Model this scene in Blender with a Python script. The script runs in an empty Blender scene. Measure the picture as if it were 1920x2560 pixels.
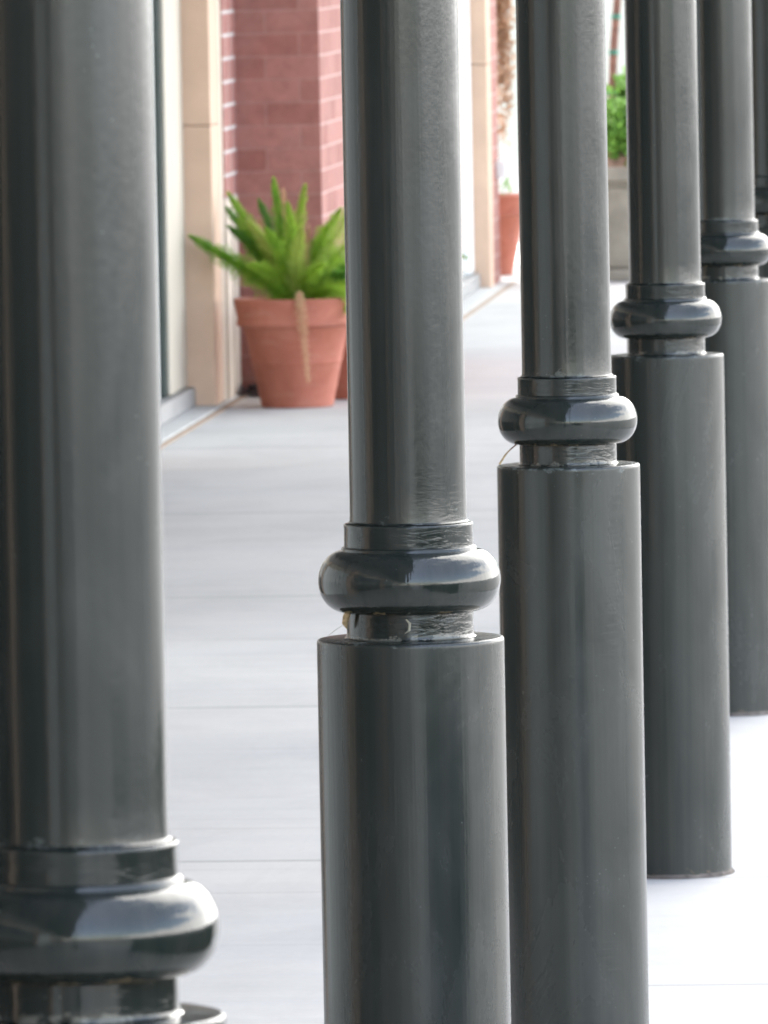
import bpy, math, random
from mathutils import Vector, Matrix
random.seed(7)
S = bpy.context.scene
COL = S.collection
R = math.radians

# ------------------------------------------------------------------ layout
ROW = math.atan2(0.0711, 1.0)            # the colonnade and the shop front run 4 degrees to the right
U = Vector((math.sin(ROW), math.cos(ROW), 0)); N = Vector((math.cos(ROW), -math.sin(ROW), 0))
ORG = Vector((-0.944, 0, 0))
def W(t, s, z=0.0):                      # t = metres out from the column line, s = metres along it
    return ORG + N*t + U*s + Vector((0, 0, z))

# ------------------------------------------------------------------ helpers
def mat(name):
    m = bpy.data.materials.new(name); m.use_nodes = True
    nt = m.node_tree; b = nt.nodes['Principled BSDF']
    return m, nt, b
def nd(nt, typ, **kw):
    n = nt.nodes.new(typ)
    for k, v in kw.items(): setattr(n, k, v)
    return n
def coords(nt, scale=(1, 1, 1), kind='Object', rot=(0, 0, 0)):
    tc = nd(nt, 'ShaderNodeTexCoord'); mp = nd(nt, 'ShaderNodeMapping')
    nt.links.new(tc.outputs[kind], mp.inputs['Vector'])
    mp.inputs['Scale'].default_value = scale; mp.inputs['Rotation'].default_value = rot
    return mp.outputs['Vector']
def noise(nt, vec, scale=5, detail=4, rough=.5, dist=0):
    n = nd(nt, 'ShaderNodeTexNoise'); nt.links.new(vec, n.inputs['Vector'])
    n.inputs['Scale'].default_value = scale; n.inputs['Detail'].default_value = detail
    n.inputs['Roughness'].default_value = rough; n.inputs['Distortion'].default_value = dist
    return n.outputs['Fac']
def ramp(nt, fac, stops):
    r = nd(nt, 'ShaderNodeValToRGB'); nt.links.new(fac, r.inputs['Fac'])
    e = r.color_ramp.elements
    while len(e) < len(stops): e.new(.5)
    for i, (p, c) in enumerate(stops):
        e[i].position = p; e[i].color = (*c, 1) if len(c) == 3 else c
    return r.outputs['Color']
def mix(nt, fac, a, b, mode='MIX'):
    m = nd(nt, 'ShaderNodeMix', data_type='RGBA', blend_type=mode)
    for sock, v in ((m.inputs[0], fac), (m.inputs[6], a), (m.inputs[7], b)):
        if hasattr(v, 'is_linked') or hasattr(v, 'links'): nt.links.new(v, sock)
        elif isinstance(v, (int, float)): sock.default_value = v
        else: sock.default_value = (*v, 1)
    return m.outputs[2]
def math_(nt, op, a, b=None, clamp=False):
    m = nd(nt, 'ShaderNodeMath', operation=op); m.use_clamp = clamp
    for i, v in enumerate((a, b)):
        if v is None: continue
        if hasattr(v, 'links'): nt.links.new(v, m.inputs[i])
        else: m.inputs[i].default_value = v
    return m.outputs[0]
def bump(nt, b, h, strength=.3, dist=.002, prev=None):
    n = nd(nt, 'ShaderNodeBump'); nt.links.new(h, n.inputs['Height'])
    n.inputs['Strength'].default_value = strength; n.inputs['Distance'].default_value = dist
    if prev is not None: nt.links.new(prev, n.inputs['Normal'])
    nt.links.new(n.outputs['Normal'], b.inputs['Normal'])
    return n.outputs['Normal']

def mesh(name, V, F, m, parent=None, smooth=False, loc=None, mats=None, fm=None):
    me = bpy.data.meshes.new(name); me.from_pydata([tuple(v) for v in V], [], F); me.update()
    for mm in (mats or [m]): me.materials.append(mm)
    if fm:
        for p, i in zip(me.polygons, fm): p.material_index = i
    if smooth:
        for p in me.polygons: p.use_smooth = True
    o = bpy.data.objects.new(name, me); COL.objects.link(o)
    if parent: o.parent = parent
    if loc is not None: o.location = loc
    return o
def sharp(o, ang=35):
    o.data.set_sharp_from_angle(angle=R(ang)); return o
BOXF = [(0, 3, 2, 1), (4, 5, 6, 7), (0, 1, 5, 4), (1, 2, 6, 5), (2, 3, 7, 6), (3, 0, 4, 7)]
class MB:
    def __init__(s): s.V = []; s.F = []
    def box(s, a, b):
        n = len(s.V); x0, y0, z0 = a; x1, y1, z1 = b
        s.V += [(x0, y0, z0), (x1, y0, z0), (x1, y1, z0), (x0, y1, z0), (x0, y0, z1), (x1, y0, z1), (x1, y1, z1), (x0, y1, z1)]
        s.F += [tuple(n+i for i in f) for f in BOXF]; return s
    def tube(s, pts, rad, seg=8):
        n = len(s.V); pts = [Vector(p) for p in pts]
        for i, p in enumerate(pts):
            d = (pts[min(i+1, len(pts)-1)] - pts[max(i-1, 0)]).normalized()
            a = d.orthogonal().normalized(); b = d.cross(a)
            r = rad[i] if isinstance(rad, (list, tuple)) else rad
            for k in range(seg):
                t = 2*math.pi*k/seg; s.V.append(p + a*math.cos(t)*r + b*math.sin(t)*r)
        for i in range(len(pts)-1):
            for k in range(seg):
                k2 = (k+1) % seg
                s.F.append((n+i*seg+k, n+i*seg+k2, n+(i+1)*seg+k2, n+(i+1)*seg+k))
        s.F.append(tuple(n+k for k in range(seg))[::-1]); s.F.append(tuple(n+(len(pts)-1)*seg+k for k in range(seg)))
        return s
    def lathe(s, prof, seg=64, cap=True, wob=None):
        n = len(s.V)
        for i, (r, z) in enumerate(prof):
            for k in range(seg):
                t = 2*math.pi*k/seg; rr = r*(1 + (wob(t, z) if wob else 0))
                s.V.append((rr*math.cos(t), rr*math.sin(t), z))
        for i in range(len(prof)-1):
            for k in range(seg):
                k2 = (k+1) % seg
                s.F.append((n+i*seg+k, n+i*seg+k2, n+(i+1)*seg+k2, n+(i+1)*seg+k))
        if cap:
            s.F.append(tuple(n+k for k in range(seg))[::-1]); s.F.append(tuple(n+(len(prof)-1)*seg+k for k in range(seg)))
        return s
    def build(s, name, m, parent=None, smooth=False, bevel=0, **kw):
        o = mesh(name, s.V, s.F, m, parent, smooth, **kw)
        if smooth: sharp(o)
        if bevel:
            b = o.modifiers.new('Bevel', 'BEVEL'); b.width = bevel; b.segments = 2; b.limit_method = 'ANGLE'
        return o
def tag(o, label=None, cat=None, group=None, kind=None):
    for k, v in (('label', label), ('category', cat), ('group', group), ('kind', kind)):
        if v: o[k] = v
    return o
def empty(name, loc, rz=0):
    o = bpy.data.objects.new(name, None); COL.objects.link(o); o.location = loc; o.rotation_euler = (0, 0, rz)
    o.empty_display_size = .1
    return o

# ------------------------------------------------------------------ materials
def paint(name, zs=1.0, wr=0.0, foot=None, chips=()):
    """dark green-black gloss paint: orange peel, brush lines, dust, a few chips"""
    m, nt, b = mat(name)
    oi = nd(nt, 'ShaderNodeObjectInfo')
    tc = nd(nt, 'ShaderNodeTexCoord')
    off = nd(nt, 'ShaderNodeVectorMath', operation='ADD'); nt.links.new(tc.outputs['Object'], off.inputs[0])
    loc = nd(nt, 'ShaderNodeVectorMath', operation='SCALE'); nt.links.new(oi.outputs['Location'], loc.inputs[0]); loc.inputs['Scale'].default_value = 3.17
    nt.links.new(loc.outputs[0], off.inputs[1])
    P = off.outputs[0]
    def mp(sc):
        q = nd(nt, 'ShaderNodeMapping'); nt.links.new(P, q.inputs['Vector']); q.inputs['Scale'].default_value = sc; return q.outputs['Vector']
    streak = noise(nt, mp((42, 42, .8)), 1, 5, .62)                # vertical run marks
    blot = noise(nt, mp((7, 7, 3.5)), 1, 6, .65, .6)
    speck = noise(nt, mp((1, 1, 1)), 330, 2, .5)
    c = ramp(nt, streak, [(.30, (.0100, .0158, .0138)), (.70, (.0250, .0275, .0235))])
    c = mix(nt, math_(nt, 'MULTIPLY', ramp(nt, blot, [(.5, (0, 0, 0)), (.75, (1, 1, 1))]), .22), c, (.045, .047, .043))
    if chips:
        zs_ = nd(nt, 'ShaderNodeSeparateXYZ'); nt.links.new(tc.outputs['Object'], zs_.inputs[0])
        for (za, zb_, thr, col_, amt) in chips:               # chalky or dirty paint along an edge, ragged
            mr = nd(nt, 'ShaderNodeMapRange'); nt.links.new(zs_.outputs['Z'], mr.inputs[0])
            mr.inputs[1].default_value = za; mr.inputs[2].default_value = zb_; mr.inputs[3].default_value = 0; mr.inputs[4].default_value = .36
            nn = math_(nt, 'ADD', noise(nt, mp((30, 30, 55)), 1, 5, .7), mr.outputs[0])
            c = mix(nt, math_(nt, 'MULTIPLY', ramp(nt, nn, [(thr, (0, 0, 0)), (thr+.05, (1, 1, 1))]), amt), c, col_)
    dots = nd(nt, 'ShaderNodeTexVoronoi'); nt.links.new(P, dots.inputs['Vector']); dots.inputs['Scale'].default_value = 75
    dsel = math_(nt, 'MULTIPLY', math_(nt, 'LESS_THAN', dots.outputs['Distance'], .07), math_(nt, 'GREATER_THAN', noise(nt, mp((9, 9, 5)), 1, 3), .6))
    c = mix(nt, math_(nt, 'MULTIPLY', dsel, .55), c, (.16, .18, .16))
    nt.links.new(c, b.inputs['Base Color'])
    rgh = nd(nt, 'ShaderNodeMapRange'); nt.links.new(blot, rgh.inputs[0])
    rgh.inputs[1].default_value = .3; rgh.inputs[2].default_value = .75; rgh.inputs[3].default_value = ROUGH[0]; rgh.inputs[4].default_value = ROUGH[1]
    nt.links.new(rgh.outputs[0], b.inputs['Roughness'])
    b.inputs['IOR'].default_value = 1.5
    pv = bump(nt, b, noise(nt, mp((1, 1, .6)), 125, 3, .6), .2, .0008)
    band = noise(nt, mp((40, 40, .4)), 1, 4, .6)                   # long shallow waves of the rolled tube
    pv = bump(nt, b, band, .26 if not wr else .06, .003, pv)
    patch = ramp(nt, noise(nt, mp((6, 6, 2.2)), 1, 3, .5), [(.5 if not wr else .22, (0, 0, 0)), (.68 if not wr else .5, (1, 1, 1))])
    wr_h = math_(nt, 'MULTIPLY', noise(nt, mp((18, 18, 85)), 1, 4, .55, 1.6), patch)
    if foot:
        sz_ = nd(nt, 'ShaderNodeSeparateXYZ'); nt.links.new(tc.outputs['Object'], sz_.inputs[0])
        fz = nd(nt, 'ShaderNodeMapRange'); nt.links.new(sz_.outputs['Z'], fz.inputs[0])
        fz.inputs[1].default_value, fz.inputs[2].default_value = foot; fz.inputs[3].default_value = 1; fz.inputs[4].default_value = .12
        wr_h = math_(nt, 'MULTIPLY', wr_h, fz.outputs[0])
    pv = bump(nt, b, wr_h, .25 + wr*1.2, .0012 + wr*.0016, pv)
    return m
ROUGH = (.10, .26)
M = {}
M['shaft'] = paint('dark_paint_shaft', foot=(1.42, 1.50), chips=((1.47, 1.385, .88, (.10, .11, .10), .6),))
ROUGH = (.05, .13)
M['ring'] = paint('dark_paint_ring', wr=.0, chips=((1.278, 1.262, .84, (.16, .12, .07), .7),))
ROUGH = (.07, .2)
M['collar'] = paint('dark_paint_collar', wr=.3, chips=((1.252, 1.222, .80, (.17, .165, .135), .75), (1.382, 1.390, .90, (.13, .14, .13), .6)))
ROUGH = (.16, .34)
M['base'] = paint('dark_paint_base', chips=((1.165, 1.222, .90, (.10, .115, .11), .75), (.05, 0.0, .82, (.13, .085, .06), .6)))

def simple(name, col, rough=.6, var=.15, scale=6, bs=.2, bd=.003, stretch=(1, 1, 1), spec=None):
    m, nt, b = mat(name)
    v = coords(nt, stretch)
    n = noise(nt, v, scale, 6, .6)
    lo = tuple(c*(1-var) for c in col); hi = tuple(min(1, c*(1+var)) for c in col)
    nt.links.new(ramp(nt, n, [(.3, lo), (.7, hi)]), b.inputs['Base Color'])
    b.inputs['Roughness'].default_value = rough
    if spec is not None: b.inputs['Specular IOR Level'].default_value = spec
    bump(nt, b, noise(nt, v, scale*12, 4, .6), bs, bd)
    return m
M['stone'] = simple('limestone', (.62, .435, .315), .8, .10, 3)
M['stone_side'] = simple('cream_trim', (.60, .51, .41), .7, .08, 4)
M['cream'] = simple('cream_painted_metal', (.46, .415, .335), .6, .04, 2, .05)
M['white'] = simple('white_painted_metal', (.78, .78, .75), .45, .04, 2, .05)
M['greenframe'] = simple('dark_green_frame', (.045, .056, .05), .8, .15, 5, .05, spec=.05)
M['stucco'] = simple('white_stucco', (.80, .80, .76), .85, .05, 3)
M['farwall'] = simple('pale_green_grey_stucco', (.21, .222, .20), .9, .06, 1)
M['sill'] = simple('grey_stone_sill', (.29, .285, .275), .5, .15, 8)
M['sealant'] = simple('tan_joint_sealant', (.33, .24, .17), .8, .25, 20)
M['roof'] = simple('canopy_soffit', (.13, .13, .125), .7, .15, 2)
M['planter'] = simple('weathered_cast_stone', (.27, .24, .19), .85, .25, 6, .5, .006)
M['mulch'] = simple('bark_mulch', (.42, .25, .17), .95, .5, 30, .8, .02)
M['soil'] = simple('potting_soil', (.05, .035, .025), .95, .4, 40, .8, .01)
M['litter'] = simple('dark_dead_leaves', (.07, .05, .05), .9, .5, 30)
M['grout'] = simple('dirty_foot_grout', (.12, .10, .085), .9, .6, 40)
M['bark'] = simple('reddish_bark', (.24, .12, .085), .85, .3, 20, .5)
M['tie'] = simple('green_plant_tie', (.05, .22, .15), .6, .1, 9)
M['dirt'] = simple('dry_debris', (.5, .36, .2), .9, .4, 200)
M['web'] = simple('pale_debris', (.34, .32, .24), .9, .2, 200)
M['asphalt'] = simple('worn_asphalt', (.12, .12, .118), .9, .2, .6, .4, .004)
M['bed'] = simple('dark_planting_bed', (.02, .022, .015), .95, .5, 8, .8, .03)

def glass(name, tint):
    m, nt, b = mat(name)
    b.inputs['Base Color'].default_value = (*tint, 1); b.inputs['Roughness'].default_value = .08
    b.inputs['IOR'].default_value = 1.52
    bump(nt, b, noise(nt, coords(nt), .8, 2), .04, .01)
    return m
M['glass'] = glass('pale_reflection_glass', (.62, .64, .61))  # bright parking lot reflection put into the pane's own pale colour
M['darkglass'] = glass('dark_shop_glass', (.03, .035, .035))

def terracotta():
    m, nt, b = mat('terracotta')
    v = coords(nt)
    n = noise(nt, v, 5, 6, .6, .4)
    c = ramp(nt, n, [(.28, (.33, .098, .058)), (.55, (.42, .135, .085)), (.78, (.50, .195, .135))])
    n2 = noise(nt, coords(nt, (3, 3, 14)), 2.2, 5, .6)
    c = mix(nt, math_(nt, 'MULTIPLY', ramp(nt, n2, [(.55, (0, 0, 0)), (.8, (1, 1, 1))]), .35), c, (.50, .29, .23))
    nt.links.new(c, b.inputs['Base Color']); b.inputs['Roughness'].default_value = .75
    bump(nt, b, noise(nt, v, 90, 4), .2, .002)
    return m
M['terracotta'] = terracotta()

def brick(name, swap, mortar, lift=0):
    m, nt, b = mat(name)
    tc = nd(nt, 'ShaderNodeTexCoord'); sx = nd(nt, 'ShaderNodeSeparateXYZ'); nt.links.new(tc.outputs['Object'], sx.inputs[0])
    cb = nd(nt, 'ShaderNodeCombineXYZ')
    nt.links.new(sx.outputs['Y' if swap else 'X'], cb.inputs[0]); nt.links.new(sx.outputs['Z'], cb.inputs[1])
    mp = nd(nt, 'ShaderNodeMapping'); nt.links.new(cb.outputs[0], mp.inputs['Vector']); mp.inputs['Location'].default_value = (.06, .035, 0)
    v = mp.outputs['Vector']
    br = nd(nt, 'ShaderNodeTexBrick'); nt.links.new(v, br.inputs['Vector'])
    br.inputs['Scale'].default_value = 1; br.inputs['Brick Width'].default_value = .325; br.inputs['Row Height'].default_value = .1095
    br.inputs['Mortar Size'].default_value = .009 if lift else .0055; br.inputs['Mortar Smooth'].default_value = .2; br.inputs['Bias'].default_value = 0
    br.inputs['Color1'].default_value = (.295, .115, .092, 1); br.inputs['Color2'].default_value = (.385, .175, .145, 1)
    br.inputs['Mortar'].default_value = (*mortar, 1)
    n = noise(nt, v, 14, 6, .65)
    c = mix(nt, .5, br.outputs['Color'], ramp(nt, n, [(.3, (.62, .6, .6)), (.7, (1.25, 1.2, 1.2))]), 'MULTIPLY')
    eff = noise(nt, v, 2.3, 5, .6)
    c = mix(nt, math_(nt, 'MULTIPLY', ramp(nt, eff, [(.5, (0, 0, 0)), (.78, (1, 1, 1))]), .3), c, (.48, .33, .29))
    nt.links.new(c, b.inputs['Base Color']); b.inputs['Roughness'].default_value = .85
    inv = math_(nt, 'SUBTRACT', 1, br.outputs['Fac'])
    pv = bump(nt, b, inv, .6, .006); bump(nt, b, noise(nt, v, 60, 4), .3, .003, pv)
    return m
M['brick_f'] = brick('red_brick_end', False, (.375, .195, .165))
M['brick_s'] = brick('red_brick_side', True, (.50, .34, .30))
M['brick_w'] = brick('red_brick_white_mortar', True, (.60, .57, .54), 1)

def concrete():
    m, nt, b = mat('broomed_concrete')
    v = coords(nt)                                            # local x = across the walk, y = along it
    sx = nd(nt, 'ShaderNodeSeparateXYZ'); nt.links.new(v, sx.inputs[0])
    def mp(sc, l=(0, 0, 0)):
        q = nd(nt, 'ShaderNodeMapping'); nt.links.new(v, q.inputs['Vector']); q.inputs['Scale'].default_value = sc; q.inputs['Location'].default_value = l
        return q.outputs['Vector']
    big = noise(nt, mp((.35, .55, 1)), 1, 5, .55, .3)
    br_ = noise(nt, mp((.7, 7, 1)), 1, 5, .62)                # broom strokes run across
    c = ramp(nt, big, [(.3, (.425, .418, .402)), (.5, (.475, .464, .444)), (.7, (.505, .49, .466))])
    c = mix(nt, .22, c, ramp(nt, br_, [(.28, (.80, .80, .82)), (.62, (1.06, 1.06, 1.05))]), 'MULTIPLY')
    stain = noise(nt, mp((.9, 2.6, 1), (3, 1, 0)), 1, 5, .7, .8)
    c = mix(nt, math_(nt, 'MULTIPLY', ramp(nt, stain, [(.62, (0, 0, 0)), (.8, (1, 1, 1))]), .3), c, (.37, .36, .35))
    band = noise(nt, mp((.25, 1.6, 1), (0, 5, 0)), 1, 4, .6, .5)   # faint trowel and water marks across the walk
    c = mix(nt, math_(nt, 'MULTIPLY', ramp(nt, band, [(.50, (0, 0, 0)), (.60, (1, 1, 1)), (.66, (.2, .2, .2))]), .22), c, (.40, .40, .41))
    streak = noise(nt, mp((.5, 11, 1), (2, 0, 0)), 1, 2, .5, .3)
    c = mix(nt, math_(nt, 'MULTIPLY', math_(nt, 'MULTIPLY', ramp(nt, streak, [(.64, (0, 0, 0)), (.72, (1, 1, 1))]), stain), .8), c, (.30, .29, .28))
    gum = nd(nt, 'ShaderNodeTexVoronoi'); nt.links.new(mp((1, 1, 1)), gum.inputs['Vector']); gum.inputs['Scale'].default_value = 1.3
    c = mix(nt, math_(nt, 'MULTIPLY', math_(nt, 'LESS_THAN', gum.outputs['Distance'], .03), .45), c, (.2, .2, .2))
    grit = noise(nt, mp((1, 1, 1)), 45, 3, .7)
    c = mix(nt, .22, c, ramp(nt, grit, [(.3, (.8, .8, .8)), (.7, (1.12, 1.12, 1.12))]), 'MULTIPLY')
    mot = noise(nt, mp((2.2, 1.1, 1), (7, 3, 0)), 1, 6, .68, .6)
    c = mix(nt, .5, c, ramp(nt, mot, [(.34, (.82, .82, .83)), (.56, (1.03, 1.03, 1.03))]), 'MULTIPLY')
    # scored joints across the walk
    def groove(y0, sp, w):
        a = math_(nt, 'ADD', sx.outputs['Y'], -y0 + 100*sp)
        a = math_(nt, 'ADD', a, math_(nt, 'MULTIPLY', math_(nt, 'SUBTRACT', noise(nt, mp((1.5, .1, 1)), 1, 2), .5), .02))
        f = math_(nt, 'MODULO', a, sp)
        d = math_(nt, 'MINIMUM', f, math_(nt, 'SUBTRACT', sp, f))
        return math_(nt, 'LESS_THAN', d, w)
    inner = math_(nt, 'MULTIPLY', groove(22.95, 4.5, .02), math_(nt, 'LESS_THAN', sx.outputs['X'], 0.001))
    outer = math_(nt, 'MULTIPLY', groove(20.18, 2.25, .013), math_(nt, 'GREATER_THAN', sx.outputs['X'], 0.001))
    j = math_(nt, 'MAXIMUM', inner, outer)
    c = mix(nt, math_(nt, 'MULTIPLY', j, .62), c, (.22, .21, .195))
    nt.links.new(c, b.inputs['Base Color']); b.inputs['Roughness'].default_value = .8
    pv = bump(nt, b, math_(nt, 'SUBTRACT', 1, j), .5, .006)
    pv = bump(nt, b, noise(nt, mp((4, 110, 1)), 1, 4, .6), .25, .002, pv)
    bump(nt, b, br_, .10, .004, pv)
    return m
M['concrete'] = concrete()
M['kerb'] = simple('kerb_concrete', (.5, .5, .48), .85, .12, 5)

def leafmat(name, a, c2, tr=.35):
    m, nt, b = mat(name)
    oi = nd(nt, 'ShaderNodeObjectInfo')
    n = noise(nt, coords(nt), 22, 3)
    f = math_(nt, 'ADD', math_(nt, 'MULTIPLY', n, .7), math_(nt, 'MULTIPLY', oi.outputs['Random'], .45))
    c = ramp(nt, f, [(.3, a), (.75, c2)])
    nt.links.new(c, b.inputs['Base Color']); b.inputs['Roughness'].default_value = .55
    t = nd(nt, 'ShaderNodeBsdfTranslucent'); nt.links.new(c, t.inputs['Color'])
    ms = nd(nt, 'ShaderNodeMixShader'); ms.inputs[0].default_value = tr
    out = nt.nodes['Material Output']
    nt.links.new(b.outputs[0], ms.inputs[1]); nt.links.new(t.outputs[0], ms.inputs[2]); nt.links.new(ms.outputs[0], out.inputs[0])
    return m
M['fern'] = leafmat('fern_green', (.16, .37, .024), (.43, .60, .075), .5)
M['fernpale'] = leafmat('fern_yellow_green', (.35, .49, .06), (.52, .60, .15), .5)
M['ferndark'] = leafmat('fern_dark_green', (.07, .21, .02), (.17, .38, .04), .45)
M['fernbrown'] = leafmat('fern_dried', (.5, .30, .16), (.66, .42, .24), .2)
M['bush'] = leafmat('bush_green', (.09, .24, .03), (.26, .46, .08))
M['stand_in_hedge'] = leafmat('stand_in_green', (.012, .03, .012), (.035, .07, .025))
M['vine'] = leafmat('dried_vine', (.30, .17, .09), (.52, .34, .22), .2)

# ------------------------------------------------------------------ world
SUN_EL, SUN_DIR = 50, Vector((-.86, -.50, 0))
w = bpy.data.worlds.new("World"); S.world = w; w.use_nodes = True
nt = w.node_tree; bg = nt.nodes['Background']
sky = nd(nt, 'ShaderNodeTexSky', sky_type='NISHITA'); sky.sun_disc = False
sky.sun_elevation = R(SUN_EL); sky.sun_rotation = math.atan2(SUN_DIR.x, SUN_DIR.y)
tc = nd(nt, 'ShaderNodeTexCoord'); mp = nd(nt, 'ShaderNodeMapping'); nt.links.new(tc.outputs['Generated'], mp.inputs['Vector'])
mp.inputs['Scale'].default_value = (2.2, 2.2, 7)
cn = noise(nt, mp.outputs['Vector'], .9, 3, .45, .2)
sz = nd(nt, 'ShaderNodeSeparateXYZ'); nt.links.new(tc.outputs['Generated'], sz.inputs[0])
low = nd(nt, 'ShaderNodeMapRange'); nt.links.new(sz.outputs['Z'], low.inputs[0])
low.inputs[1].default_value = .03; low.inputs[2].default_value = .22; low.inputs[3].default_value = .42; low.inputs[4].default_value = -.06
fwd = math_(nt, 'MULTIPLY', sz.outputs['Y'], .5)
cf = ramp(nt, math_(nt, 'ADD', math_(nt, 'ADD', cn, low.outputs[0]), fwd), [(.5, (0, 0, 0)), (.68, (1, 1, 1))])
skyc = mix(nt, cf, mix(nt, .2, sky.outputs['Color'], (6.6, 6.1, 5.5)), (9.5, 9.3, 9.0))
nt.links.new(skyc, bg.inputs['Color']); bg.inputs['Strength'].default_value = .15

sd = bpy.data.lights.new('sun', 'SUN'); sd.energy = 3.6; sd.angle = R(.5); sd.color = (1, .95, .88)
so = bpy.data.objects.new('sun', sd); COL.objects.link(so)
dirv = Vector((SUN_DIR.x, SUN_DIR.y, 0)).normalized()*math.cos(R(SUN_EL)) + Vector((0, 0, math.sin(R(SUN_EL))))
so.rotation_euler = (-dirv).to_track_quat('-Z', 'Y').to_euler(); so.location = (-20, -10, 30)

# ------------------------------------------------------------------ ground
B = MB(); B.V += [(-900, -600, -.14), (900, -600, -.14), (900, 2500, -.14), (-900, 2500, -.14)]; B.F.append((0, 1, 2, 3))
tag(B.build('parking_lot', M['asphalt']), kind='structure')
o = MB().box((-16, -30, -.5), (3.05, 66, 0)).build('pavement', M['concrete'], loc=ORG); o.rotation_euler.z = -ROW; tag(o, kind='structure')
o = MB().box((3.055, -30, -.5), (3.2, 66, .002)).build('kerb', M['kerb'], loc=ORG, bevel=.02); o.rotation_euler.z = -ROW; tag(o, kind='structure')

# ------------------------------------------------------------------ shop building
bld = empty('shop_building', ORG, -ROW)
tag(bld, 'red brick and limestone shop building with pale shop windows along the pavement', 'building')
def bx(name, m, a, b, parent=bld, bevel=.006, **kw): return MB().box(a, b).build(name, M[m] if m else None, parent, bevel=bevel, **kw)
def brick_box(name, a, b, parent=bld, side='brick_s'):
    bb = MB().box(a, b)
    return mesh(name, bb.V, bb.F, None, parent, mats=[M['brick_f'], M[side]], fm=[0, 0, 0, 1, 0, 1])
def pillar(t0, t1, s0, s1, zj):
    bx('stone_pillar', 'stone', (t0, s0, 0), (t1, s1, .0) if False else (t1, s1, zj-.0015))
    bx('stone_pillar', 'stone', (t0, s0, zj+.0015), (t1, s1, 3.3))
    # recessed joint bed
# plinth strips + sealant
bx('plinth', 'kerb', (-3.4, -28, -.05), (-2.955, 45.58, .012), bevel=.004)
bx('plinth', 'kerb', (-3.2, 45.62, -.05), (-2.435, 58.95, .012), bevel=.004)
bx('joint_filler', 'sealant', (-2.952, -28, -.05), (-2.922, 45.60, .006), bevel=.003)
bx('joint_filler', 'sealant', (-2.432, 45.61, -.05), (-2.402, 58.95, .006), bevel=.003)
# first shop front (stands back 3.1 m from the column line) 
TP = -3.11
pillar(-3.30, -2.98, 44.38, 44.80, 1.31)
bx('stone_trim', 'stone_side', (-3.28, 44.802, .0), (-2.976, 44.93, 3.3))
bx('stone_base', 'stone_side', (-3.28, 44.932, 0), (-2.962, 45.20, .95))
bx('dark_upright', 'soil', (-3.1, 45.21, 0), (-2.985, 45.30, .62), bevel=.02)  # narrow dark upright box between the two pale base blocks
brick_box('brick_return', (-3.28, 44.932, .952), (-2.968, 45.6, 3.3), side='brick_w')
bx('stone_base', 'stone_side', (-3.28, 45.31, 0), (-2.965, 45.6, .95))
brick_box('brick_pier', (-3.6, 45.602, 0), (-2.565, 49.2, 3.3))
def shopfront(tp, s0, s1, post='cream', pane='glass', first=False, frame='greenframe'):
    win = bx('window', post, (tp-.10, s1-.86 if first else s1-.12, .10), (tp, s1, 3.3), bevel=.01)
    fr = bx('frame', frame, (tp-.08, s1-1.05 if first else s1-.30, .10), (tp-.015, (s1-.862) if first else s1-.122, 3.3), win, bevel=.004)
    bx('pane', pane, (tp-.06, s0+.12, .10), (tp-.03, (s1-1.052) if first else s1-.302, 2.7), win, bevel=0)
    bx('transom', post, (tp-.10, s0+.12, 2.702), (tp-.01, (s1-1.052) if first else s1-.302, 3.3), win)
    bx('sill', 'sill', (tp-.14, s0+.12, .012), (tp+.035, s1, .098), win)
shopfront(TP, 40.2, 44.378, first=True)
for k in range(1, 14):                     # the same bays run on behind the camera
    s1 = 44.378 - 4.45*k - .35
    pillar(-3.30, -2.98, s1+.002, s1+.42, 1.31)
    shopfront(TP, s1-4.04, s1, pane='darkglass' if k % 3 else 'glass', post='cream')
# second shop front, standing forward
pillar(-2.80, -2.50, 57.95, 58.28, 1.36)
brick_box('brick_pier', (-3.5, 58.282, 0), (-2.50, 58.95, 3.3), side='brick_s')
shopfront(-2.60, 49.2, 53.5, post='white', frame='white'); shopfront(-2.60, 53.62, 57.948, post='white', frame='white')
bx('stone_trim', 'stone_side', (-2.8, 53.5, 0), (-2.58, 53.62, 3.3))
# mass of the building
bx('wall', 'sill', (-14, -30, 3.302), (-3.02, 58.95, 6.4))
bx('wall', 'stucco', (-14, -30, 0), (-3.62, 58.94, 3.3))

# canopy over the pavement
cn_ = empty('canopy', ORG, -ROW); tag(cn_, 'grey flat canopy carried by the columns over the pavement', 'canopy')
bx('soffit', 'roof', (-3.018, -30, 4.62), (.3, 60.2, 4.9), cn_)
bx('beam', 'roof', (-.11, -30, 4.4), (.11, 60.2, 4.618), cn_)
for k in range(-6, 13):
    bx('cross_beam', 'roof', (-3.01, 13.8+4.46*k-.06, 4.48), (-.112, 13.8+4.46*k+.06, 4.616), cn_)

# small wall box on the end of the brick pier
ub = empty('utility_box', W(-2.49, 58.75, .71), -ROW); tag(ub, 'small white electrical box on the far brick pier above the terracotta pot', 'wall box')
bx('box_body', 'white', (-.008, -.09, -.055), (.045, .09, .055), ub)
bx('box_lid', 'white', (.046, -.08, -.048), (.052, .08, .048), ub, bevel=.002)

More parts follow.
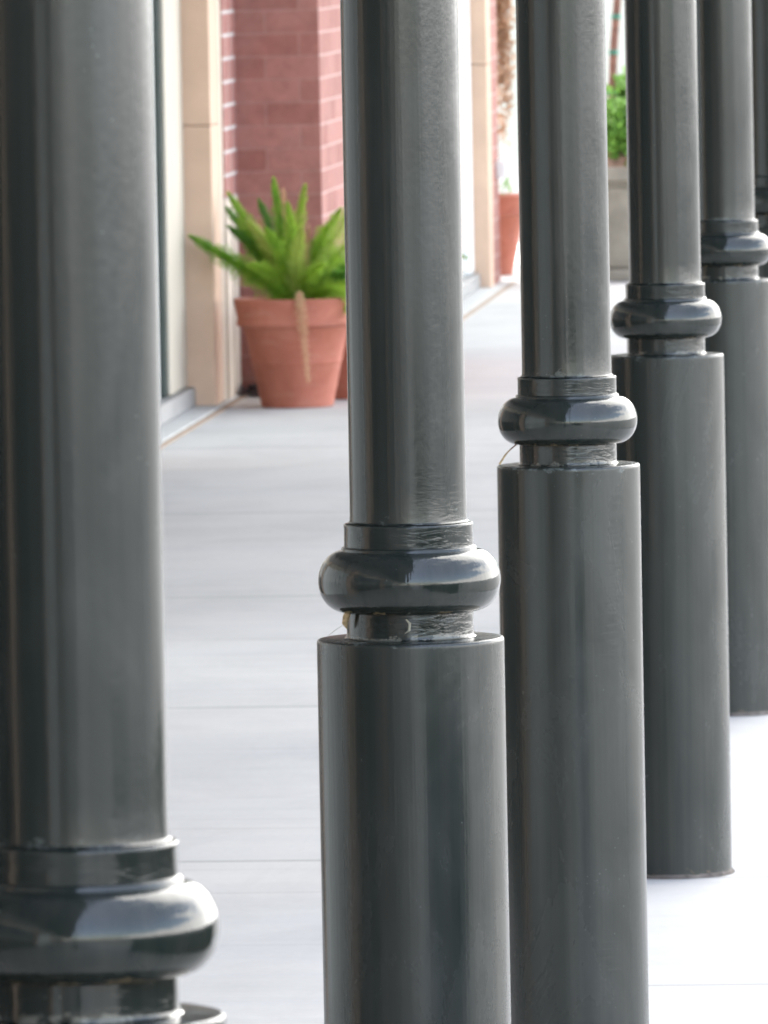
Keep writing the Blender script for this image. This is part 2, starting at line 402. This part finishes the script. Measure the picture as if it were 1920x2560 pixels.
# ------------------------------------------------------------------ columns
ZB, ZN, ZR, ZC = 1.223, 1.262, 1.351, 1.389
def arc(cx, cz, r, a0, a1, n): return [(cx + r*math.cos(R(a0+(a1-a0)*i/n)), cz + r*math.sin(R(a0+(a1-a0)*i/n))) for i in range(n+1)]
def make_column():
    root = empty('column', (0, 0, 0))
    wob = lambda t, z: .0012*math.sin(3*t+z*4) + .0008*math.sin(5*t-z*9)
    prof = [(.1353, 0.0), (.1350, .006)] + [(.1348, .02+i*.14) for i in range(9)] + [(.1348, ZB-.008)] + arc(.1303, ZB-.0045, .0045, 0, 90, 5) + [(.088, ZB+.0012)]
    MB().lathe(prof, 96, wob=wob).build('base_cylinder', M['base'], root, True)
    MB().lathe([(.0950, ZB+.0014), (.0925, ZB+.003), (.0917, ZB+.005), (.0915, ZB+.007), (.0915, ZB+.02), (.0915, ZN+.004)], 72).build('neck', M['collar'], root, True)
    MB().lathe([(.141, .0005), (.1400, .005), (.1365, .008), (.1356, .010)], 72, wob=lambda t, z: .008*math.sin(7*t)+.006*math.sin(17*t+1)).build('foot_sealant', M['grout'], root, True)
    tube = [(.085, ZN-.002)]
    cz = (ZN+ZR)/2 - .0005; hh = (ZR-ZN)/2 + .0005
    for i in range(25):
        a = R(-90 + 180*i/24); rx = .0430
        c_, s_ = math.cos(a), math.sin(a)
        e = .86
        tube.append((.0884 + rx*(abs(c_)**e), cz + hh*(1 if s_ > 0 else -1)*(abs(s_)**1.0)))
    MB().lathe(tube, 120).build('torus_ring', M['ring'], root, True)
    MB().lathe([(.0985, ZR-.0015)] + arc(.0945, ZR+.0012, .0030, 0, 90, 4) + [(.0932, ZR+.0052), (.0930, ZC-.006)] + arc(.0905, ZC-.0030, .0030, 0, 90, 4) + [(.083, ZC+.001)], 96).build('collar', M['collar'], root, True)
    MB().lathe([(.0875, ZC+.0012), (.0848, ZC+.0035), (.0843, ZC+.012)] + [(.0841, ZC+.05+i*.16) for i in range(19)] + [(.0841, 4.398)], 96,
               wob=lambda t, z: .0010*math.sin(2*t+z*3) + .0007*math.sin(5*t+z*5)).build('shaft', M['shaft'], root, True)
    return root
POS = {-1: (-.2938, 9.0572), 0: (.0347, 13.7653), 1: (.3487, 18.0502), 2: (.6684, 22.4808), 3: (.974, 26.9961), 4: (1.297, 31.46)}
LAB = {-1: 'nearest dark column, blurred at the left edge with its ring at the bottom corner',
       0: 'dark column in sharp focus in the middle, directly right of the potted fern',
       1: 'second sharp dark column, with a straw stalk below the left of its ring',
       2: 'third column from the middle one, its whole foot visible on the pavement',
       3: 'dark column cut by the right edge, its ring level with the stone planter bottom',
       4: 'farthest dark column, a sliver at the right edge behind the others'}
first = make_column(); kids = list(first.children)
def place(k, x, y, first_=False):
    r = first if first_ else first.copy()
    if not first_:
        COL.objects.link(r)
        for ch in kids:
            c = ch.copy(); COL.objects.link(c); c.parent = r
    r.location = (x, y, 0); r.rotation_euler.z = 1.3*k
    tag(r, LAB.get(k, 'dark column of the same row outside the picture'), 'column', 'dark painted columns of the arcade')
    return r
cols = {}
for i, (k, (x, y)) in enumerate(POS.items()): cols[k] = place(k, x, y, i == 0)
for k in (-4, -3, -2, 5, 6):
    cols[k] = place(k, .0347+.317*k, 13.75+4.46*k)

# debris caught on the rings
def debris(k, pts, m, name, rad=.0012):
    r = cols[k]; inv = Matrix.Rotation(-r.rotation_euler.z, 3, 'Z')
    b = MB(); b.tube([inv @ Vector(p) for p in pts], rad, 5)
    o = b.build(name, M[m], r, True); return o
debris(1, [(-.130, -.035, ZB+.004), (-.118, -.03, ZB+.022), (-.104, -.025, ZB+.036)], 'dirt', 'straw_stalk', [.0022, .0018, .0008])
debris(1, [(-.110, -.03, ZB+.030), (-.098, -.03, ZB+.040), (-.090, -.03, ZN+.003)], 'bark', 'straw_stalk', [.0008, .0016, .0010])
debris(0, [(-.086, -.045, ZN+.006), (-.092, -.045, ZN-.004), (-.094, -.040, ZN-.014), (-.091, -.038, ZN-.022)], 'dirt', 'dirt_clump', [.0035, .0055, .0045, .001])
debris(0, [(-.092, -.042, ZN-.014), (-.105, -.045, ZB+.018), (-.118, -.045, ZB+.008)], 'web', 'cobweb', .00035)
debris(0, [(-.006, -.094, ZN-.006), (-.001, -.096, ZN-.012), (-.002, -.096, ZN-.022), (-.008, -.095, ZN-.026)], 'web', 'seed_husk', [.0008, .002, .0018, .0006])

# ------------------------------------------------------------------ potted ferns
def pot_mesh(parent, k=1.0):
    # tapered clay pot, thick rolled rim, faint waist line
    P = [(.160, 0), (.1665, .004), (.2085, .206), (.2105, .209), (.2105, .215), (.2105, .219), (.2425, .370), (.247, .3745), (.262, .376), (.272, .380), (.2765, .389), (.2765, .397), (.2725, .405), (.2715, .412),
         (.286, .490), (.287, .500), (.283, .506), (.270, .507), (.264, .500), (.250, .46), (.246, .452)]
    P = [(r*k, z*k) for r, z in P]
    return MB().lathe(P, 72).build('pot', M['terracotta'], parent, True)
def bez(p0, p1, p2, n): return [p0*(1-t)**2 + p1*2*t*(1-t) + p2*t*t for t in [i/n for i in range(n+1)]]
def plume(parent, tip, up, m, rad_=.045, dens=1.0, droop=0.0, name='frond', base=None, tipr=.012):
    """foxtail plume: a bent stem clothed in fine needles"""
    rad = rad_*1.75
    base = base or Vector((random.uniform(-.05, .05), random.uniform(-.05, .05), .47))
    tip = Vector(tip); mid = (base+tip)/2 + Vector((0, 0, up))
    pts = bez(base, mid, tip, 24); L = sum((pts[i+1]-pts[i]).length for i in range(24))
    b = MB(); b.tube(pts, [.004*(1-i/26)+.0008 for i in range(25)], 5)
    n = int(L*7500*dens)
    for _ in range(n):
        t = random.random()**.9; f = t*24; i = min(int(f), 23); p = pts[i].lerp(pts[i+1], f-i); d = (pts[i+1]-pts[i]).normalized()
        prof = min(1, t/.16)**.6 * (1-max(0, (t-.45)/.55)**1.7)
        r = tipr*.5 + (rad-tipr*.5)*prof
        a = d.orthogonal().normalized(); ang = random.uniform(0, 6.283); a = Matrix.Rotation(ang, 3, d) @ a
        clump = .72+.28*math.sin(ang*2+t*31)
        root = p + a*r*random.uniform(0, .75)*clump + d*random.uniform(-.01, .01)
        q = (a*random.uniform(.5, 1) + d*random.uniform(.25, 1.0) + Vector((random.uniform(-.3, .3), random.uniform(-.3, .3), random.uniform(-.3, .3)))).normalized()
        ln = random.uniform(.012, .022)*(.55+.45*prof); wv = q.orthogonal().normalized()*random.uniform(.0013, .0022)
        k = len(b.V); e = root + q*ln
        b.V += [root-wv, root+wv, e]; b.F.append((k, k+1, k+2))
    return b.build(name, M[m], parent)
PXM = 540.0
def fern(root, spec, bx_=715, by_=745, pxm=PXM, zb=.49):
    for (px, py, dy, up, m, rad) in spec:
        plume(root, ((px-bx_)/pxm, dy, zb + (by_-py)/pxm), up, m, rad)
p1 = empty('potted_fern', (-.392, 44.47, 0)); tag(p1, 'large terracotta pot with a bright green foxtail fern in front of the brick pier', 'potted plant', 'terracotta pots along the shop front')
pot_mesh(p1); MB().lathe([(.02, .455), (.247, .452)], 40).build('soil', M['soil'], p1)
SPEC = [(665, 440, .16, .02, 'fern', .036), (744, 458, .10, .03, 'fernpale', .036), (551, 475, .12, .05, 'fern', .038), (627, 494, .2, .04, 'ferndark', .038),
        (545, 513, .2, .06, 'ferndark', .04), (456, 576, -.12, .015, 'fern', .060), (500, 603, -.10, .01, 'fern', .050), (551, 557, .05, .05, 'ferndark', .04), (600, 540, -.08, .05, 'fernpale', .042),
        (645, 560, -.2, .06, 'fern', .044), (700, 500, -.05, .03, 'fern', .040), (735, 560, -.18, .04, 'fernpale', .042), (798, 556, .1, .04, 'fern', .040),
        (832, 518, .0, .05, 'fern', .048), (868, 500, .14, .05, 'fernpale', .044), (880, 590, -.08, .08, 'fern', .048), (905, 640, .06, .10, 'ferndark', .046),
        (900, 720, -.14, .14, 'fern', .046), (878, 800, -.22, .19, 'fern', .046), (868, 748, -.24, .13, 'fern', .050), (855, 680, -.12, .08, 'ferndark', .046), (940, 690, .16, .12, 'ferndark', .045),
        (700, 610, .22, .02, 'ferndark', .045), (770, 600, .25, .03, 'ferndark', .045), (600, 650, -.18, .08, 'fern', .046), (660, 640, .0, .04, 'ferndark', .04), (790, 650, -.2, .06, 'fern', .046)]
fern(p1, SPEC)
for (px, py, dy, up) in ((602, 548, .02, .04), (690, 470, .12, .02), (628, 540, .06, .03), (752, 560, .02, .01)):
    plume(p1, ((px-715)/PXM, dy, .49+(745-py)/PXM), up, 'fernbrown', .018, .45, name='dried_frond')
def hang(parent, x0, x1, z1):
    pts = [Vector((x0, -.18, .50)), Vector((x0+.005, -.27, .535)), Vector((x0+.012, -.312, .48)), Vector(((x0+x1)/2, -.31, .36)), Vector((x1, -.285, z1))]
    b = MB(); b.tube(pts, [.005, .005, .004, .003, .002], 6)
    for _ in range(1500):
        f = random.random()*4; i = min(int(f), 3); p = pts[i].lerp(pts[i+1], f-i); d = (pts[i+1]-pts[i]).normalized()
        w_ = .030*(1-abs(f-2.3)/2.2)+.004
        q = Vector((random.uniform(-1, 1), random.uniform(-.45, .15), random.uniform(-1, .2))).normalized()
        r = p + Vector((random.uniform(-1, 1)*w_*.8, random.uniform(-.010, .008), random.uniform(-.01, .01)))
        wv = q.orthogonal().normalized()*.0013; k = len(b.V); b.V += [r-wv, r+wv, r+q*.014]; b.F.append((k, k+1, k+2))
    return b.build('dried_frond', M['fernbrown'], parent)
hang(p1, .015, .055, .13)
p2 = empty('potted_fern', (-.105, 45.18, 0)); tag(p2, 'second terracotta pot, mostly hidden between the fern pot and the middle column', 'potted plant', 'terracotta pots along the shop front')
pot_mesh(p2); MB().lathe([(.02, .455), (.247, .452)], 40).build('soil', M['soil'], p2)
for tip, up, m, rad in (((.12, .05, .80), .03, 'fern', .04), ((-.05, .1, .86), .02, 'fern', .04), ((.24, -.08, .70), .08, 'ferndark', .04), ((-.14, -.05, .74), .06, 'fern', .04), ((.28, .05, .58), .14, 'fern', .035)):
    plume(p2, tip, up, m, rad)
plume(p2, (.515, -.12, .655), .19, 'fern', .014, .5)
p3 = empty('potted_plant', W(-2.665, 60.28, 0), -ROW); tag(p3, 'far terracotta pot with a little green growth beside the end of the building', 'potted plant', 'terracotta pots along the shop front')
pot_mesh(p3); MB().lathe([(.02, .455), (.247, .452)], 40).build('soil', M['soil'], p3)
def leaves(b, n, gen, size):
    for _ in range(n):
        p = gen(); q = Vector((random.gauss(0, 1), random.gauss(0, 1), random.gauss(0, .7)+.3)).normalized(); a = q.orthogonal().normalized()*size*random.uniform(.25, .42)
        L = size*random.uniform(.7, 1.2); k = len(b.V); b.V += [p, p+q*L*.5+a, p+q*L, p+q*L*.5-a]; b.F.append((k, k+1, k+2, k+3))
b = MB()
for i in range(9):
    t = random.uniform(0, 6.28); e = Vector((math.cos(t)*random.uniform(.05, .24), math.sin(t)*random.uniform(.05, .24), random.uniform(.50, .58)))
    b.tube([Vector((e.x*.5, e.y*.5, .45)), e], .002, 4)
    leaves(b, 7, lambda: e+Vector([random.gauss(0, .02) for _ in range(3)]), .03)
b.build('foliage', M['bush'], p3)

lt = MB()
def gl(): return Vector((random.gauss(-2.83, .06), random.gauss(45.45, .09), random.uniform(.003, .05)))
for _ in range(260):
    p = gl(); a = Vector((random.gauss(0, 1), random.gauss(0, 1), 0)).normalized()*random.uniform(.01, .03); c = Vector((-a.y, a.x, random.uniform(0, .02)))*.5
    k = len(lt.V); lt.V += [p-a, p-c, p+a+Vector((0, 0, .012)), p+c]; lt.F.append((k, k+1, k+2, k+3))
lo = lt.build('leaf_litter', M['litter'], loc=ORG); lo.rotation_euler.z = -ROW; tag(lo, kind='stuff')
# ------------------------------------------------------------------ added block standing in for a parked car, unseen but mirrored in the columns
hg = empty('stand_in_hedge', W(2.55, 9.9), -ROW); tag(hg, 'low dark leafy block added along the kerb in place of a parked car', 'stand_in_hedge')
MB().box((-.26, -2.85, 0), (.26, 2.85, 1.12)).build('stand_in_core', M['soil'], hg)
q = MB()
def hp():
    f = random.random(); y = random.uniform(-2.9, 2.9)
    if f < .3: return Vector((random.uniform(-.3, .3), y, 1.14+random.gauss(0, .02)))
    return Vector((random.choice((-.29, .29))+random.gauss(0, .02), y, random.uniform(.02, 1.16)))
leaves(q, 9000, hp, .06)
q.build('foliage', M['stand_in_hedge'], hg)

# ------------------------------------------------------------------ stone planter with a staked tree
cx = W(-1.76, 59.35)
pl = empty('stone_planter', cx, -ROW); tag(pl, 'large weathered stone planter with a leafy bush and a staked young tree', 'planter')
q = MB()
for (x, y, z0, z1) in ((.42, .42, 0, .075),): q.box((-x, -y, z0), (x, y, z1))
q.build('foot', M['planter'], pl, bevel=.012)
def frus(b, x0, x1, z0, z1):
    n = len(b.V)
    b.V += [(-x0, -x0, z0), (x0, -x0, z0), (x0, x0, z0), (-x0, x0, z0), (-x1, -x1, z1), (x1, -x1, z1), (x1, x1, z1), (-x1, x1, z1)]
    b.F += [tuple(n+i for i in f) for f in BOXF]
q = MB(); frus(q, .37, .425, .077, .58); q.build('body', M['planter'], pl, bevel=.015)
q = MB(); q.box((-.44, -.44, .582), (.44, .44, .612))
for i in range(26): q.box((-.43+i*.0335, -.446, .588), (-.412+i*.0335, -.441, .606))
q.build('dentil_band', M['planter'], pl)
q = MB()
for a, b_ in (((-.48, -.48, .614), (.48, -.40, .70)), ((-.48, .40, .614), (.48, .48, .70)), ((-.48, -.398, .614), (-.40, .398, .70)), ((.40, -.398, .614), (.48, .398, .70))): q.box(a, b_)
q.build('rim', M['planter'], pl, bevel=.01)
q = MB(); N_ = 22
for i in range(N_+1):
    for j in range(N_+1):
        x = -.398+.796*i/N_; y = -.398+.796*j/N_
        q.V.append((x, y, .655+.15*(1-(x/.398)**2)*(1-(y/.398)**2)+random.uniform(-.015, .015)))
for i in range(N_):
    for j in range(N_): k = i*(N_+1)+j; q.F.append((k, k+N_+1, k+N_+2, k+1))
q.build('mulch', M['mulch'], pl)
q = MB()
for c_, r_ in (((.02, -.1, .98), .17), ((.16, .05, 1.05), .16), ((-.15, .1, .92), .13), ((.05, .1, 1.14), .12), ((.22, -.1, .92), .12), ((.0, -.15, .88), .13), ((.12, -.1, .87), .12)):
    leaves(q, 520, lambda: Vector(c_)+Vector([random.gauss(0, r_*.5) for _ in range(3)]), .055)
for i in range(9):
    q.tube([Vector((random.uniform(-.1, .15), random.uniform(-.1, .1), .72)), Vector((random.uniform(-.2, .3), random.uniform(-.2, .2), 1.0))], .004, 5)
q.build('bush', M['bush'], pl)
q = MB(); q.tube([(-.07, .0, .72), (-.055, 0, 1.1), (-.035, 0, 1.45), (.015, .02, 2.0), (.04, .03, 2.6)], [.027, .026, .025, .023, .022], 10); tr = q.build('trunk', M['bark'], pl, True)
q = MB(); leaves(q, 700, lambda: Vector((.05, .03, 2.75))+Vector([random.gauss(0, .14) for _ in range(3)]), .07); q.build('crown', M['bush'], tr)
for z, x in ((1.15, -.052), (1.40, -.039), (1.62, -.02)):
    MB().lathe([(.027, -.014), (.032, -.008), (.032, .008), (.027, .014)], 14).build('tie', M['tie'], tr, True, loc=(x, 0, z))

# slim white post behind the planter
wp = empty('white_post', W(-1.76+.12, 60.6), -ROW); tag(wp, 'slim white post with a collar standing behind the stone planter', 'post')
MB().lathe([(.022, 0), (.022, 2.9)], 20).build('pole', M['white'], wp, True)
MB().lathe([(.024, 1.71), (.034, 1.715), (.034, 1.75), (.024, 1.755)], 20).build('pole_collar', M['white'], wp, True)

# ------------------------------------------------------------------ dried vine hanging at the corner
hv = empty('hanging_vine', W(-2.50, 60.0, 2.55), -ROW); tag(hv, 'dried brown vine trailing down beside the far end of the building', 'vine')
MB().lathe([(.03, -.12), (.10, -.10), (.14, -.02), (.15, .06), (.145, .07), (.13, .0)], 24).build('basket', M['bark'], hv, True)
q = MB(); q.tube([(0, 0, .05), (0, 0, .86)], .004, 5); q.build('hanger', M['bark'], hv)
for i in range(9):
    zl = (-1.72, -1.45, -1.2, -1.35, -1.0, -.85, -.9, -1.55, -1.1)[i]
    x = random.uniform(-.06, .03) ; pts = [Vector((x*.6, random.uniform(-.05, .05), .02))]
    st = 14
    for k in range(1, st+1):
        f = k/st; pts.append(Vector((x*(1-f*.35)-.015*f+random.gauss(0, .007), random.gauss(0, .012), .02+(zl-.02)*f)))
    b = MB(); b.tube(pts, [.0035*(1-k/18) for k in range(st+1)], 5)
    leaves(b, int(210*abs(zl)), lambda: (lambda f: pts[int(f)].lerp(pts[int(f)+1], f-int(f)))(random.random()**.8*(st-.01))+Vector([random.gauss(0, .014) for _ in range(3)]), .04)
    b.build('strand', M['vine'], hv)

# ------------------------------------------------------------------ far white building
fb = empty('white_building', (2, 92, 0)); tag(fb, 'sunlit white building filling the gaps far behind the planter', 'building')
MB().box((-14, 0, -.2), (26, 10, 7)).build('wall', M['farwall'], fb)
for i in range(6):
    x = -11+i*6.4
    wdw = MB().box((x, -.05, 1.2), (x+1.4, -.002, 3.2)).build('window', M['white'], fb)
    MB().box((x+.1, -.07, 1.3), (x+1.3, -.052, 3.1)).build('pane', M['glass'], wdw)

# ------------------------------------------------------------------ camera
f_px, pitch, roll, H = 23985.5, .06189, .01857, 2.2576
Fv = Vector((0, math.cos(pitch), -math.sin(pitch))); Rv = Vector((1, 0, 0)); Uv = Rv.cross(Fv)
cr, sr = math.cos(roll), math.sin(roll)
X = Rv*cr - Uv*sr; Y = Rv*sr + Uv*cr; Z = -Fv
cd = bpy.data.cameras.new('camera'); co = bpy.data.objects.new('camera', cd); COL.objects.link(co)
co.matrix_world = Matrix(((X.x, Y.x, Z.x, 0), (X.y, Y.y, Z.y, 0), (X.z, Y.z, Z.z, H), (0, 0, 0, 1)))
cd.sensor_fit = 'HORIZONTAL'; cd.sensor_width = 36; cd.lens = 36*f_px/1920
cd.clip_start = .5; cd.clip_end = 6000
cd.dof.use_dof = True; cd.dof.focus_distance = 15.4; cd.dof.aperture_fstop = (cd.lens/1000)/.0125
S.camera = co
S.render.resolution_x = 768; S.render.resolution_y = 1024
S.view_settings.view_transform = 'Standard'; S.view_settings.look = 'None'; S.view_settings.gamma = 1
S.view_settings.exposure = 2.57
